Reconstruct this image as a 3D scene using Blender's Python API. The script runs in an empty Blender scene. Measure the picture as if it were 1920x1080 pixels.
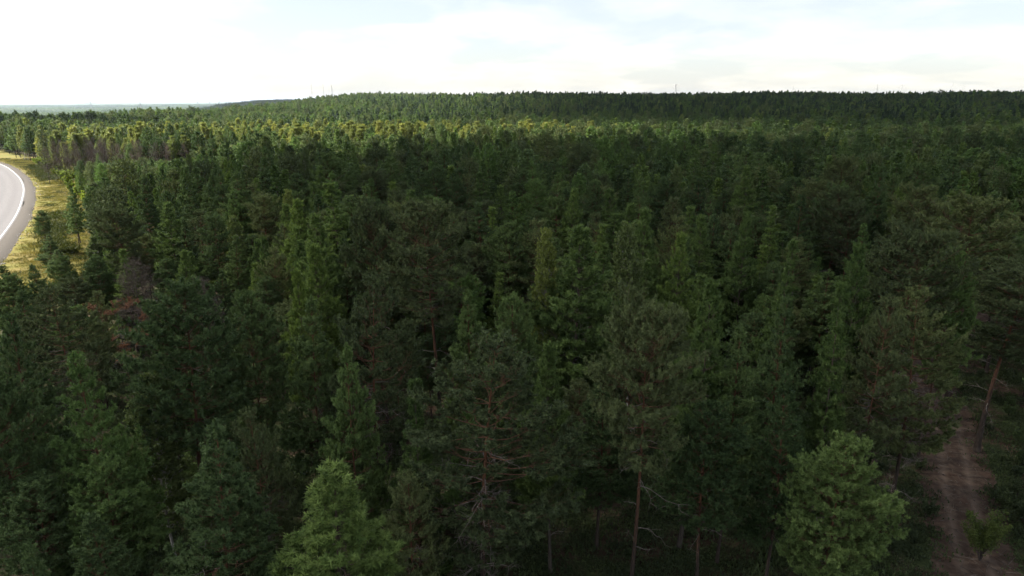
import bpy, math, random
import numpy as np
from mathutils import Vector

random.seed(7)
RNG = np.random.default_rng(7)
SC = bpy.context.scene
COL = SC.collection
R = math.radians

# ------------------------------------------------------------------ camera
cam_d = bpy.data.cameras.new("camera")
cam_d.sensor_width = 36.0
cam_d.lens = 36.0 * 1274 / 1920
cam_d.clip_start = 0.5
cam_d.clip_end = 80000
cam = bpy.data.objects.new("camera", cam_d)
COL.objects.link(cam)
cam.location = (0, 0, 32)
cam.rotation_euler = (R(90 - 15.5), 0, 0)
SC.camera = cam

# ------------------------------------------------------------------ sky, sun, exposure
SUN_EL, SUN_AZ = 44.0, -84.0            # azimuth from +Y, negative is towards -X
SUN_DIR = Vector((math.sin(R(SUN_AZ)) * math.cos(R(SUN_EL)), math.cos(R(SUN_AZ)) * math.cos(R(SUN_EL)), math.sin(R(SUN_EL))))
SKY_STRENGTH = 0.05
SUN_STRENGTH = 5.0

world = bpy.data.worlds.new("World")
SC.world = world
world.use_nodes = True
wt = world.node_tree
wt.nodes.clear()


def nn(tree, typ, **kw):
    n = tree.nodes.new(typ)
    for k, v in kw.items():
        setattr(n, k, v)
    return n


def math_node(tree, op, a, b=None, c=None, clamp=False):
    n = tree.nodes.new("ShaderNodeMath")
    n.operation = op
    n.use_clamp = clamp
    for i, v in enumerate((a, b, c)):
        if v is None:
            continue
        if isinstance(v, (int, float)):
            n.inputs[i].default_value = v
        else:
            tree.links.new(v, n.inputs[i])
    return n.outputs[0]


def mix_col(tree, fac, a, b, blend="MIX"):
    n = tree.nodes.new("ShaderNodeMix")
    n.data_type = "RGBA"
    n.blend_type = blend
    for i, v in ((0, fac), (6, a), (7, b)):
        if isinstance(v, (int, float)):
            n.inputs[i].default_value = v
        elif isinstance(v, tuple):
            n.inputs[i].default_value = v if len(v) == 4 else (*v, 1)
        else:
            tree.links.new(v, n.inputs[i])
    return n.outputs[2]


def ramp(tree, fac, stops, interp="LINEAR"):
    n = tree.nodes.new("ShaderNodeValToRGB")
    n.color_ramp.interpolation = interp
    els = n.color_ramp.elements
    while len(els) > 1:
        els.remove(els[-1])
    els[0].position, els[0].color = stops[0][0], (*stops[0][1], 1)
    for p, c in stops[1:]:
        e = els.new(p)
        e.color = (*c, 1)
    tree.links.new(fac, n.inputs[0])
    return n.outputs[0]


out = nn(wt, "ShaderNodeOutputWorld")
bg = nn(wt, "ShaderNodeBackground")
bg.inputs["Strength"].default_value = SKY_STRENGTH
sky = nn(wt, "ShaderNodeTexSky", sky_type="NISHITA")
sky.sun_disc = False
sky.sun_elevation = R(SUN_EL)
sky.sun_rotation = R(SUN_AZ)
sky.altitude = 80
sky.air_density = 1.0
sky.dust_density = 1.0
tc = nn(wt, "ShaderNodeTexCoord")
sep = nn(wt, "ShaderNodeSeparateXYZ")
wt.links.new(tc.outputs["Generated"], sep.inputs[0])
zz = math_node(wt, "ADD", math_node(wt, "MAXIMUM", sep.outputs[2], 0.0), 0.16)
comb = nn(wt, "ShaderNodeCombineXYZ")
wt.links.new(math_node(wt, "DIVIDE", sep.outputs[0], zz), comb.inputs[0])
wt.links.new(math_node(wt, "DIVIDE", sep.outputs[1], zz), comb.inputs[1])
wt.links.new(math_node(wt, "MULTIPLY", sep.outputs[2], 1.5), comb.inputs[2])
cn = nn(wt, "ShaderNodeTexNoise")
cn.inputs["Scale"].default_value = 1.25
cn.inputs["Detail"].default_value = 7
cn.inputs["Roughness"].default_value = 0.52
cn.inputs["Distortion"].default_value = 0.25
wt.links.new(comb.outputs[0], cn.inputs["Vector"])
cover = ramp(wt, cn.outputs[0], [(0.40, (0, 0, 0)), (0.53, (1, 1, 1))], "EASE")
cn2 = nn(wt, "ShaderNodeTexNoise")
cn2.inputs["Scale"].default_value = 2.6
cn2.inputs["Detail"].default_value = 6
wt.links.new(comb.outputs[0], cn2.inputs["Vector"])
cloud_col = ramp(wt, cn2.outputs[0], [(0.3, (2.16, 2.12, 2.12)), (0.5, (2.5, 2.42, 2.34)), (0.68, (2.85, 2.76, 2.66))])
# forward scattering of the sunlight in the thin cloud cover, taken from the sky itself
cloud_col = mix_col(wt, 0.34, cloud_col, sky.outputs[0], "ADD")
thin = mix_col(wt, 0.34, (2.02, 2.05, 2.1), sky.outputs[0], "ADD")
full = mix_col(wt, cover, thin, cloud_col)
wt.links.new(full, bg.inputs["Color"])
wt.links.new(bg.outputs[0], out.inputs[0])

sun_d = bpy.data.lights.new("sun", "SUN")
sun_d.energy = SUN_STRENGTH
sun_d.angle = R(0.53)
sun_d.color = (1.0, 0.94, 0.84)
sun = bpy.data.objects.new("sun", sun_d)
COL.objects.link(sun)
sun.rotation_euler = SUN_DIR.to_track_quat("Z", "Y").to_euler()
sun.location = SUN_DIR * 3000

SC.view_settings.view_transform = "Standard"
SC.view_settings.look = "None"
SC.view_settings.exposure = 2.4
SC.view_settings.gamma = 1.0
SC.view_settings.use_curve_mapping = False
SC.render.engine = "CYCLES"
cy = SC.cycles
cy.max_bounces = 4
cy.diffuse_bounces = 2
cy.glossy_bounces = 1
cy.transmission_bounces = 2
cy.transparent_max_bounces = 12
cy.volume_bounces = 0
cy.use_denoising = True
cy.caustics_reflective = False
cy.caustics_refractive = False
cy.sample_clamp_indirect = 4.0
cy.use_adaptive_sampling = True
cy.adaptive_threshold = 0.02


# ------------------------------------------------------------------ materials
def new_mat(name):
    m = bpy.data.materials.new(name)
    m.use_nodes = True
    t = m.node_tree
    t.nodes.clear()
    o = nn(t, "ShaderNodeOutputMaterial")
    return m, t, o


def attr(t, name):
    n = nn(t, "ShaderNodeAttribute")
    n.attribute_name = name
    return n


def principled(t, o, rough=0.9, spec=0.2):
    p = nn(t, "ShaderNodeBsdfPrincipled")
    p.inputs["Roughness"].default_value = rough
    p.inputs["Specular IOR Level"].default_value = spec
    t.links.new(p.outputs[0], o.inputs[0])
    return p


def foliage_mat(name, dark, light, odd, translucency=0.2, spec=0.06):
    """needles or leaves: colour varies from tuft to tuft and from tree to tree, and light comes through"""
    m, t, o = new_mat(name)
    a = attr(t, "tint").outputs["Fac"]
    c = mix_col(t, a, dark, light)
    oi = nn(t, "ShaderNodeObjectInfo")
    hue = ramp(t, oi.outputs["Random"], [(0.0, (0.66, 0.71, 0.70)), (0.3, (0.88, 0.90, 0.88)), (0.55, (1.02, 1.02, 0.98)), (0.8, (1.2, 1.17, 1.02)), (1.0, tuple(1.22 * k for k in odd))])
    c = mix_col(t, 1.0, c, hue, "MULTIPLY")
    c = mix_col(t, 1.0, c, (1.55, 1.55, 1.55, 1), "MULTIPLY")      # reflected and transmitted light together, shared out below
    p = nn(t, "ShaderNodeBsdfPrincipled")
    p.inputs["Roughness"].default_value = 0.55
    p.inputs["Specular IOR Level"].default_value = spec
    t.links.new(c, p.inputs["Base Color"])
    tr = nn(t, "ShaderNodeBsdfTranslucent")
    warm = mix_col(t, 1.0, c, (1.1, 1.2, 0.65, 1), "MULTIPLY")
    t.links.new(warm, tr.inputs["Color"])
    mx = nn(t, "ShaderNodeMixShader")
    mx.inputs[0].default_value = translucency
    t.links.new(p.outputs[0], mx.inputs[1])
    t.links.new(tr.outputs[0], mx.inputs[2])
    t.links.new(mx.outputs[0], o.inputs[0])
    return m


def bark_mat(name, low, high, dead):
    m, t, o = new_mat(name)
    h = attr(t, "hh").outputs["Fac"]
    d = attr(t, "dead").outputs["Fac"]
    tcn = nn(t, "ShaderNodeTexCoord")
    ns = nn(t, "ShaderNodeTexNoise")
    ns.inputs["Scale"].default_value = 3.0
    ns.inputs["Detail"].default_value = 6
    mp = nn(t, "ShaderNodeMapping")
    mp.inputs["Scale"].default_value = (4, 4, 0.8)
    t.links.new(tcn.outputs["Object"], mp.inputs[0])
    t.links.new(mp.outputs[0], ns.inputs["Vector"])
    hn = math_node(t, "ADD", h, math_node(t, "MULTIPLY", math_node(t, "SUBTRACT", ns.outputs[0], 0.5), 0.5))
    up = ramp(t, hn, [(0.25, (0, 0, 0)), (0.6, (1, 1, 1))])
    c = mix_col(t, up, low, high)
    c = mix_col(t, d, c, dead)
    c = mix_col(t, 0.8, c, ramp(t, ns.outputs[0], [(0.3, (0.45, 0.45, 0.45)), (0.7, (1.25, 1.25, 1.25))]), "MULTIPLY")
    p = principled(t, o, 0.95, 0.1)
    t.links.new(c, p.inputs["Base Color"])
    return m


M = {}
M["pine"] = foliage_mat("pine_needles", (0.040, 0.063, 0.027), (0.088, 0.124, 0.050), (1.0, 1.12, 0.8))
M["pine_grey"] = foliage_mat("old_pine_needles", (0.048, 0.063, 0.031), (0.098, 0.118, 0.054), (1.06, 1.02, 0.88))
M["pine_fresh"] = foliage_mat("fresh_pine_needles", (0.066, 0.098, 0.033), (0.126, 0.172, 0.058), (1.0, 1.0, 1.0))
M["cedar"] = foliage_mat("cedar_needles", (0.047, 0.076, 0.025), (0.102, 0.142, 0.045), (1.1, 1.05, 0.8))
M["birch"] = foliage_mat("birch_leaves", (0.062, 0.085, 0.032), (0.120, 0.150, 0.058), (1.15, 1.05, 0.75), 0.25, 0.15)
M["willow"] = foliage_mat("willow_leaves", (0.070, 0.095, 0.018), (0.120, 0.150, 0.030), (1.1, 1.0, 0.7), 0.35, 0.1)
M["khaki"] = foliage_mat("turning_leaves", (0.096, 0.110, 0.036), (0.160, 0.172, 0.060), (1.1, 1.0, 0.8), 0.25, 0.1)  # khaki foliage, its colour lightened so the sunlit strip looks brighter
M["spruce"] = foliage_mat("spruce_needles", (0.026, 0.040, 0.026), (0.056, 0.078, 0.048), (1.0, 1.05, 0.9))  # needle colour darkened to deepen the cloud shade on the ridge
M["brown"] = foliage_mat("dead_needles", (0.066, 0.034, 0.022), (0.115, 0.060, 0.038), (1.0, 0.9, 0.9), 0.1, 0.05)
M["twigs"] = foliage_mat("dead_twigs", (0.032, 0.025, 0.021), (0.066, 0.052, 0.044), (1.0, 0.95, 0.9), 0.0, 0.05)
M["bark"] = bark_mat("pine_bark", (0.050, 0.039, 0.032), (0.135, 0.066, 0.038), (0.20, 0.17, 0.15))
M["bark_cedar"] = bark_mat("cedar_bark", (0.065, 0.055, 0.047), (0.11, 0.085, 0.066), (0.22, 0.19, 0.17))
M["bark_birch"] = bark_mat("birch_bark", (0.36, 0.34, 0.31), (0.46, 0.43, 0.39), (0.2, 0.17, 0.15))
M["bark_dead"] = bark_mat("dead_bark", (0.046, 0.037, 0.032), (0.078, 0.063, 0.054), (0.15, 0.125, 0.11))


# ------------------------------------------------------------------ mesh helpers
def make_mesh(name, parts, mats):
    """parts: list of (verts n x 3, faces m x k, material index, {attribute: per-vertex floats})"""
    me = bpy.data.meshes.new(name)
    nv = sum(len(p[0]) for p in parts)
    nl = sum(p[1].size for p in parts)
    nf = sum(len(p[1]) for p in parts)
    me.vertices.add(nv)
    me.loops.add(nl)
    me.polygons.add(nf)
    me.vertices.foreach_set("co", np.concatenate([np.asarray(p[0], dtype=np.float32) for p in parts]).ravel())
    off, loops, starts, totals, mi, ls = 0, [], [], [], [], 0
    for v, f, m, _ in parts:
        loops.append((f + off).ravel())
        k = f.shape[1]
        starts.append(ls + np.arange(len(f)) * k)
        totals.append(np.full(len(f), k))
        mi.append(np.full(len(f), m))
        ls += f.size
        off += len(v)
    me.loops.foreach_set("vertex_index", np.concatenate(loops).astype(np.int32))
    me.polygons.foreach_set("loop_start", np.concatenate(starts).astype(np.int32))
    me.polygons.foreach_set("loop_total", np.concatenate(totals).astype(np.int32))
    me.polygons.foreach_set("material_index", np.concatenate(mi).astype(np.int32))
    keys = sorted({k for p in parts for k in p[3]})
    for k in keys:
        a = me.attributes.new(k, "FLOAT", "POINT")
        a.data.foreach_set("value", np.concatenate([np.asarray(p[3].get(k, np.zeros(len(p[0]))), dtype=np.float32) for p in parts]))
    for m in mats:
        me.materials.append(m)
    me.update(calc_edges=True)
    return me


def unit(v):
    return v / np.maximum(np.linalg.norm(v, axis=-1, keepdims=True), 1e-9)


def tubes(P, rad, sides, attrs):
    """P: n x k x 3 polylines, rad: n x k radii -> one part of n open tubes (closed at the tip by tapering)"""
    n, k, _ = P.shape
    T = np.empty_like(P)
    T[:, 1:-1] = P[:, 2:] - P[:, :-2]
    T[:, 0] = P[:, 1] - P[:, 0]
    T[:, -1] = P[:, -1] - P[:, -2]
    T = unit(T)
    ref = np.where(np.abs(T[..., 2:3]) > 0.9, np.array([1.0, 0, 0]), np.array([0, 0, 1.0]))
    A = unit(np.cross(T, ref))
    B = np.cross(T, A)
    ang = np.arange(sides) * 2 * math.pi / sides
    V = P[:, :, None, :] + rad[:, :, None, None] * (A[:, :, None, :] * np.cos(ang)[None, None, :, None] + B[:, :, None, :] * np.sin(ang)[None, None, :, None])
    idx = np.arange(n * k * sides).reshape(n, k, sides)
    nx = np.roll(idx, -1, axis=2)
    F = np.stack([idx[:, :-1], nx[:, :-1], nx[:, 1:], idx[:, 1:]], axis=-1).reshape(-1, 4)
    at = {a: np.repeat(np.broadcast_to(np.asarray(v), (n, k)).reshape(n * k), sides) for a, v in attrs.items()}
    return V.reshape(-1, 3), F, at


def brushes(rng, pos, dirs, size, blades, width, spread=(0.35, 1.25)):
    """a brush of needle blades round every shoot tip"""
    n = len(pos)
    d = np.repeat(dirs, blades, axis=0)
    p = np.repeat(pos, blades, axis=0)
    s = np.repeat(size, blades)
    rnd = unit(rng.normal(size=(n * blades, 3)))
    perp = unit(np.cross(d, rnd))
    phi = rng.uniform(spread[0], spread[1], n * blades)[:, None]
    bd = unit(d * np.cos(phi) + perp * np.sin(phi))
    face = unit(np.array([0, 0, 1.0]) * .9 + d * .35 + rng.normal(size=(n * blades, 3)) * .55)      # needles lie with their broad side to the light
    side = unit(np.cross(bd, face))
    st = p + d * (rng.uniform(-0.6, 0.35, n * blades) * s)[:, None]
    ln = (s * rng.uniform(0.65, 1.1, n * blades))[:, None]
    w = (s * width)[:, None]
    tip = st + bd * ln
    V = np.stack([st - side * w * 0.5, st + side * w * 0.5, tip + side * w * 0.22], axis=1).reshape(-1, 3)
    F = np.arange(n * blades * 3).reshape(-1, 3)
    tint = np.repeat(np.clip(rng.normal(0.45, 0.25, n), 0, 1), blades)
    tint = np.clip(tint + rng.normal(0, 0.12, n * blades), 0, 1)
    return V, F, {"tint": np.repeat(tint, 3)}


PROFILES = {
    "cone": ([0, .1, .3, .6, .85, 1], [.88, 1.0, .82, .50, .20, .03]),
    "dome": ([0, .15, .35, .62, .85, 1], [.66, .94, 1.0, .78, .43, .09]),
    "flat": ([0, .2, .45, .72, .9, 1], [.52, .82, 1.0, .88, .54, .16]),
    "oval": ([0, .1, .35, .65, .87, 1], [.85, 1.0, .82, .50, .22, .06]),
    "spire": ([0, .08, .3, .6, .85, 1], [.95, 1.0, .77, .43, .16, .04]),
    "leafy": ([0, .15, .45, .75, .92, 1], [.55, .85, 1.0, .74, .42, .16]),
}


def tree_parts(seed, H=20., base=.4, rad=3., profile="dome", gap=.55, per=4, elev=(-5, 50), curve=.12, lets=9, shoots=5, tuft=.17,
               blades=14, width=.2, trunk=.2, start=.3, dead=10, bend=.35, sparse=.0, leafy=False, limb_sides=4, uplift=.5, flop=0., twiggy=0., fine=True):
    """a tree grown from the trunk out: whorled limbs, branchlets, and a brush of needles on every shoot"""
    rng = np.random.default_rng(seed)
    ph = rng.uniform(0, 6.28, 2)

    def axis(z):
        q = np.asarray(z) / H
        return np.stack([bend * (np.sin(q * 2.6 + ph[0]) - math.sin(ph[0])), bend * (np.sin(q * 2.1 + ph[1]) - math.sin(ph[1])), np.asarray(z)], axis=-1)

    def trad(z):
        q = np.asarray(z) / H
        return trunk * (1.0 - 0.93 * q ** 0.9) + trunk * 0.35 * np.exp(-q * 28)

    zs = np.concatenate([[0 - 0.4, .25, .8], np.linspace(1.8, H - .05, 16)])
    bark = [(*tubes(axis(zs)[None], trad(zs)[None], 8, {"hh": (np.clip(zs, 0, H) / H)[None], "dead": 0.0}), )]
    zb = base * H
    levels, z = [], zb
    while z < H - .25:
        levels.append(z)
        z += gap * rng.uniform(.75, 1.3) * (1 if z < H * .9 else .75)
    O, az, t = [], [], []
    a0 = 0
    for z in levels:
        k = max(2, int(round(per + rng.normal(0, .8))))
        a0 += rng.uniform(.4, 1.2)
        for j in range(k):
            if rng.random() < sparse:
                continue
            zj = z + rng.normal(0, .06)
            O.append(zj)
            az.append(a0 + j * 2 * math.pi / k + rng.normal(0, .22))
            t.append((zj - zb) / (H - zb))
    O, az, t = np.array(O), np.array(az), np.clip(np.array(t), 0, 1)
    # the crown bulges differently on different sides
    lob = 1 + .16 * np.sin(az * 2 + ph[0]) + .12 * np.sin(az * 3 + ph[1] + t * 5)
    L = rad * np.interp(t, *PROFILES[profile]) * rng.uniform(.68, 1.14, len(t)) * lob
    L = np.maximum(L, .3)
    el = np.radians(elev[0] + (elev[1] - elev[0]) * t ** 1.15 + rng.normal(0, 7, len(t)))
    hd = np.stack([np.cos(az), np.sin(az), np.zeros_like(az)], -1)
    sd = np.stack([-np.sin(az), np.cos(az), np.zeros_like(az)], -1)
    wig = rng.normal(0, .07, (len(t), 2))
    org = axis(O)

    def limb(i, s):
        s = np.asarray(s)[..., None]
        Li = L[i][..., None]
        return (org[i] + hd[i] * Li * s * np.cos(el[i])[..., None] + np.array([0, 0, 1.0]) * Li * (s * np.sin(el[i])[..., None] + curve * s ** 2.2 - flop * np.sin(s * 3.0) * .3)
                + sd[i] * Li * (wig[i][..., 0:1] * np.sin(s * 5) + wig[i][..., 1:2] * s))

    n = len(t)
    S = np.linspace(0, 1, 6)
    P = limb(np.repeat(np.arange(n), 6).reshape(n, 6), np.broadcast_to(S, (n, 6)))
    r0 = np.minimum(trad(O) * .55, .014 + .008 * L)
    bark.append(tubes(P, r0[:, None] * (1 - .85 * S)[None], limb_sides, {"hh": np.clip(P[..., 2] / H, 0, 1), "dead": .12}))
    # branchlets
    cnt = np.maximum(1, np.round(lets * (.06 + .94 * (L / rad) ** 1.35) * rng.uniform(.75, 1.25, n))).astype(int)
    bi = np.repeat(np.arange(n), cnt)
    bs = rng.uniform(start, 1.0, len(bi)) ** .72
    bp = limb(bi, bs)
    tg = unit(limb(bi, np.minimum(bs + .03, 1.03)) - limb(bi, bs - .03))
    sgn = np.where(rng.random(len(bi)) < .5, -1, 1)
    aa = rng.uniform(.35, 1.25, len(bi))
    lat = unit(np.cross(tg, np.array([0, 0, 1.0])))
    bd = unit(tg * np.cos(aa)[:, None] + lat * (sgn * np.sin(aa))[:, None] + np.array([0, 0, 1.0]) * rng.normal(.14, .15, len(bi))[:, None])
    bl = np.clip(L[bi] * (.24 + .30 * (1 - bs)) * rng.uniform(.55, 1.3, len(bi)) + .08, .14, 1.6)
    q = np.array([0, .5, 1.0])
    bP = bp[:, None] + bd[:, None] * (bl[:, None] * q)[..., None] + np.array([0, 0, 1.0]) * (.16 * bl[:, None] * q ** 2)[..., None]
    if fine:
        bark.append(tubes(bP, (.011 + .004 * bl)[:, None] * (1 - .75 * q)[None], 3, {"hh": np.clip(bP[..., 2] / H, 0, 1), "dead": .12}))
    # shoots with their brushes
    sc = np.maximum(1, rng.poisson(shoots * np.clip(bl / .55, .3, 1.9)))
    si = np.repeat(np.arange(len(bi)), sc)
    sq = rng.uniform(.25, 1.0, len(si))
    first = np.concatenate([[True], si[1:] != si[:-1]])
    sq[first] = 1.0
    so = bp[si] + bd[si] * (bl[si] * sq)[:, None] + np.array([0, 0, 1.0]) * (.16 * bl[si] * sq ** 2)[:, None]
    shd = unit(bd[si] * .7 + np.array([0, 0, 1.0]) * rng.uniform(uplift - .35, uplift + .45, len(si))[:, None] + rng.normal(0, .38, (len(si), 3)))
    sz = tuft * rng.uniform(.75, 1.3, len(si))
    pos = so + shd * (sz * rng.uniform(.4, 1.3, len(si)))[:, None]
    # limb ends and the leader
    e = limb(np.arange(n), np.ones(n))
    ed = unit(unit(e - limb(np.arange(n), np.full(n, .9))) + np.array([0, 0, .5]))
    top = axis(np.array([H, H - .15, H - .35, H + .1]))
    pos = np.concatenate([pos, e, top])
    shd = np.concatenate([shd, ed, np.tile([[0, 0, 1.0]], (4, 1))])
    sz = np.concatenate([sz, np.full(n, tuft * 1.15), np.full(4, tuft * 1.2)])
    spread = (.2, 1.5) if leafy else (.35, 1.65)
    needles = brushes(rng, pos, shd, sz, blades, width, spread)
    # dead snags and bare twigs on the stem below and inside the crown
    if dead:
        dz = rng.uniform(max(.12, base - .32) * H, (base + (1 - base) * .5) * H, dead)
        da = rng.uniform(0, 6.28, dead)
        dl = rad * rng.uniform(.25, .8, dead)
        dS = np.linspace(0, 1, 7)
        dd = np.stack([np.cos(da), np.sin(da), np.zeros(dead)], -1)
        kink = np.cumsum(rng.normal(0, .075, (dead, 7, 3)), axis=1) * dS[None, :, None]
        dP = axis(dz)[:, None] + dd[:, None] * (dl[:, None] * dS)[..., None] + kink * dl[:, None, None] + np.array([0, 0, 1.0]) * (dl[:, None] * (.12 * dS - .32 * dS ** 2))[..., None]
        bark.append(tubes(dP, (.032 * (1 - .75 * dS))[None].repeat(dead, 0), 4, {"hh": np.full((dead, 7), .4), "dead": 1.0}))
        m = int(6 + twiggy * 10)
        ti = np.repeat(np.arange(dead), m)
        tk = rng.integers(2, 7, len(ti))
        tp = dP[ti, tk]
        tl = dl[ti] * rng.uniform(.15, .45, len(ti))
        td = unit(dd[ti] * .5 + rng.normal(0, .65, (len(ti), 3)))
        tS = np.linspace(0, 1, 4)
        tP = tp[:, None] + td[:, None] * (tl[:, None] * tS)[..., None] + np.cumsum(rng.normal(0, .06, (len(ti), 4, 3)), axis=1) * (tl[:, None] * tS)[..., None]
        bark.append(tubes(tP, (.013 * (1 - .7 * tS))[None].repeat(len(ti), 0), 3, {"hh": np.full((len(ti), 4), .4), "dead": 1.0}))
    return bark, needles


def split_tree(name, mats, **kw):
    bark, nd = tree_parts(**kw)
    tm = make_mesh(name + "_trunk", [(v, f, 0, a) for v, f, a in bark], [mats[0]])
    cm = make_mesh(name + "_crown", [(nd[0], nd[1], 0, nd[2])], [mats[1]])
    for p in tm.polygons:
        p.use_smooth = True
    return tm, cm, kw["H"], kw["rad"]


def whole_tree(name, mats, **kw):
    bark, nd = tree_parts(**kw)
    me = make_mesh(name, [(v, f, 0, a) for v, f, a in bark] + [(nd[0], nd[1], 1, nd[2])], mats)
    return me, kw["H"], kw["rad"]


PINE, GREY, CEDAR, BIRCH = (M["bark"], M["pine"]), (M["bark"], M["pine_grey"]), (M["bark_cedar"], M["cedar"]), (M["bark_birch"], M["birch"])
SPEC = {
    "pine_round": (PINE, dict(H=18., base=.48, rad=3.1, profile="dome", gap=.64, per=6.4, elev=(-10, 50), lets=24, shoots=2.7, tuft=.195, blades=34, width=.21, trunk=.19, dead=9, start=.14)),
    "pine_full": (PINE, dict(H=18., base=.34, rad=2.8, profile="cone", gap=.74, per=6.6, elev=(-9, 46), curve=.18, lets=26, shoots=2.7, tuft=.195, blades=34, width=.21, trunk=.18, dead=6, uplift=.5, start=.14)),
    "pine_old": (GREY, dict(H=20., base=.58, rad=3.3, profile="flat", gap=.6, per=6, elev=(-14, 48), lets=26, shoots=2.7, tuft=.19, blades=34, width=.21, trunk=.22, dead=16, bend=.5, sparse=.06, start=.2)),
    "pine_bare": (GREY, dict(H=19., base=.36, rad=3.2, profile="dome", gap=.66, per=6, elev=(-16, 48), lets=24, shoots=2.6, tuft=.19, blades=34, width=.21, trunk=.2, dead=40, bend=.5, sparse=.12, start=.42, twiggy=1.2, flop=.25)),
    "cedar_broad": (CEDAR, dict(H=18., base=.3, rad=2.6, profile="oval", gap=.74, per=6.4, elev=(-8, 44), curve=.26, lets=22, shoots=2.4, tuft=.25, blades=38, width=.17, trunk=.19, dead=3, uplift=.75, start=.14)),
    "cedar_narrow": (CEDAR, dict(H=18., base=.2, rad=2.0, profile="spire", gap=.8, per=6.4, elev=(-16, 36), curve=.22, lets=19, shoots=2.4, tuft=.24, blades=38, width=.17, trunk=.17, dead=2, uplift=.7, start=.14)),
    "birch_tall": (BIRCH, dict(H=17., base=.25, rad=2.2, profile="leafy", gap=.4, per=4, elev=(32, 66), curve=-.15, lets=20, shoots=3.4, tuft=.16, blades=14, width=.6, trunk=.12, dead=0, uplift=-.1, leafy=True, bend=.6, start=.15)),
}
SPEC["pine_fresh"] = ((M["bark"], M["pine_fresh"]), dict(SPEC["pine_round"][1], base=.38))
TREES = {}
for kind, (mats, kw) in SPEC.items():
    nvar = 2 if kind in ("pine_full", "pine_round", "pine_old") else 1
    TREES[kind] = [split_tree(kind, mats, seed=100 + 17 * i + len(kind) * 3, **kw) for i in range(nvar)]


def coarse(kw, f, lets, shoots, tuft, blades, width):
    k = dict(kw)
    k.update(lets=lets, shoots=shoots, tuft=tuft, blades=blades, width=width, dead=min(kw["dead"], 3), limb_sides=3, fine=False, gap=kw["gap"] * f)
    return k


# ------------------------------------------------------------------ terrain
def sstep(a, b, x):
    q = np.clip((np.asarray(x, dtype=float) - a) / (b - a), 0, 1)
    return q * q * (3 - 2 * q)


def lumps(x, y, s):
    return (np.sin(x / s + 1.3) * np.cos(y / (s * 1.17) + .4) + .6 * np.sin(x / (s * .43) - y / (s * .61) + 2.1) + .35 * np.cos(x / (s * .21) + y / (s * .27)))


def terrain(x, y):
    x, y = np.asarray(x, dtype=float), np.asarray(y, dtype=float)
    r = np.hypot(x, y)
    mask = sstep(-460, -270, x + .05 * (1200 - y))
    yy = y + 60 * np.sin(x / 260.) + 30 * np.sin(x / 97. + 1)
    ridge = (23.5 * sstep(330, 1250, yy) + 4.0 * sstep(-200, 1300, x) * sstep(700, 1300, y) - .02 * np.maximum(yy - 1250, 0)) * mask
    plain = -62 * sstep(600, 1800, y) * (1 - mask) - 8 * sstep(3000, 9000, r)
    far = 81 * np.exp(-(((x + 1000) / np.where(x < -1000, 480., 300.)) ** 2 + ((y - 3250) / 420.) ** 2))
    far = far + 30 * np.exp(-(((x + 1750) / 600.) ** 2 + ((y - 3900) / 400.) ** 2))
    roll = lumps(x, y, 130.) * 2.2 * sstep(320, 650, r) + lumps(x, y, 900.) * 7.0 * sstep(2500, 5500, r)
    return np.where(y > 0, ridge + plain + far, 0) + roll


nr, na = 170, 240
rr = np.concatenate([[0], np.geomspace(6, 42000, nr)])
aa = np.linspace(0, 2 * math.pi, na, endpoint=False)
gx = (rr[1:, None] * np.sin(aa)[None]).ravel()
gy = (rr[1:, None] * np.cos(aa)[None]).ravel()
gz = terrain(gx, gy)
V = np.vstack([[0, 0, 0], np.stack([gx, gy, gz], -1)])
ring = 1 + np.arange(nr * na).reshape(nr, na)
nxt = np.roll(ring, -1, axis=1)
quads = np.stack([ring[:-1], ring[1:], nxt[1:], nxt[:-1]], -1).reshape(-1, 4)
tris = np.stack([np.zeros(na, int), ring[0], nxt[0]], -1)


def ground_mat():
    m, t, o = new_mat("forest_floor")
    tcn = nn(t, "ShaderNodeTexCoord")

    def noise(scale, det=6):
        n = nn(t, "ShaderNodeTexNoise")
        n.inputs["Scale"].default_value = scale
        n.inputs["Detail"].default_value = det
        t.links.new(tcn.outputs["Object"], n.inputs["Vector"])
        return n.outputs[0]
    litter = ramp(t, noise(1.7), [(.3, (.030, .022, .015)), (.55, (.062, .042, .028)), (.75, (.10, .070, .046))])
    moss = ramp(t, noise(5.0), [(.3, (.020, .030, .012)), (.7, (.052, .066, .026))])
    c = mix_col(t, ramp(t, noise(.22), [(.42, (0, 0, 0)), (.56, (1, 1, 1))]), litter, moss)
    # beyond the trees that are built one by one the floor is the forest's own canopy colour
    sx = nn(t, "ShaderNodeVectorMath", operation="LENGTH")
    t.links.new(tcn.outputs["Object"], sx.inputs[0])
    far = ramp(t, math_node(t, "DIVIDE", sx.outputs["Value"], 10000.0), [(.22, (0, 0, 0)), (.5, (1, 1, 1))])
    wood = ramp(t, noise(.004), [(.35, (.040, .058, .026)), (.55, (.062, .080, .034)), (.72, (.10, .105, .046))])
    c = mix_col(t, far, c, wood)
    p = principled(t, o, 1.0, .1)
    t.links.new(c, p.inputs["Base Color"])
    b = nn(t, "ShaderNodeBump")
    b.inputs["Strength"].default_value = .6
    b.inputs["Distance"].default_value = .12
    t.links.new(noise(3.0, 8), b.inputs["Height"])
    t.links.new(b.outputs[0], p.inputs["Normal"])
    return m


def add(name, me, parent=None, loc=None, kind=None, label=None, cat=None, group=None):
    o = bpy.data.objects.new(name, me)
    COL.objects.link(o)
    if parent:
        o.parent = parent
    if loc is not None:
        o.location = loc
    for k, v in (("kind", kind), ("label", label), ("category", cat), ("group", group)):
        if v:
            o[k] = v
    return o


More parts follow.
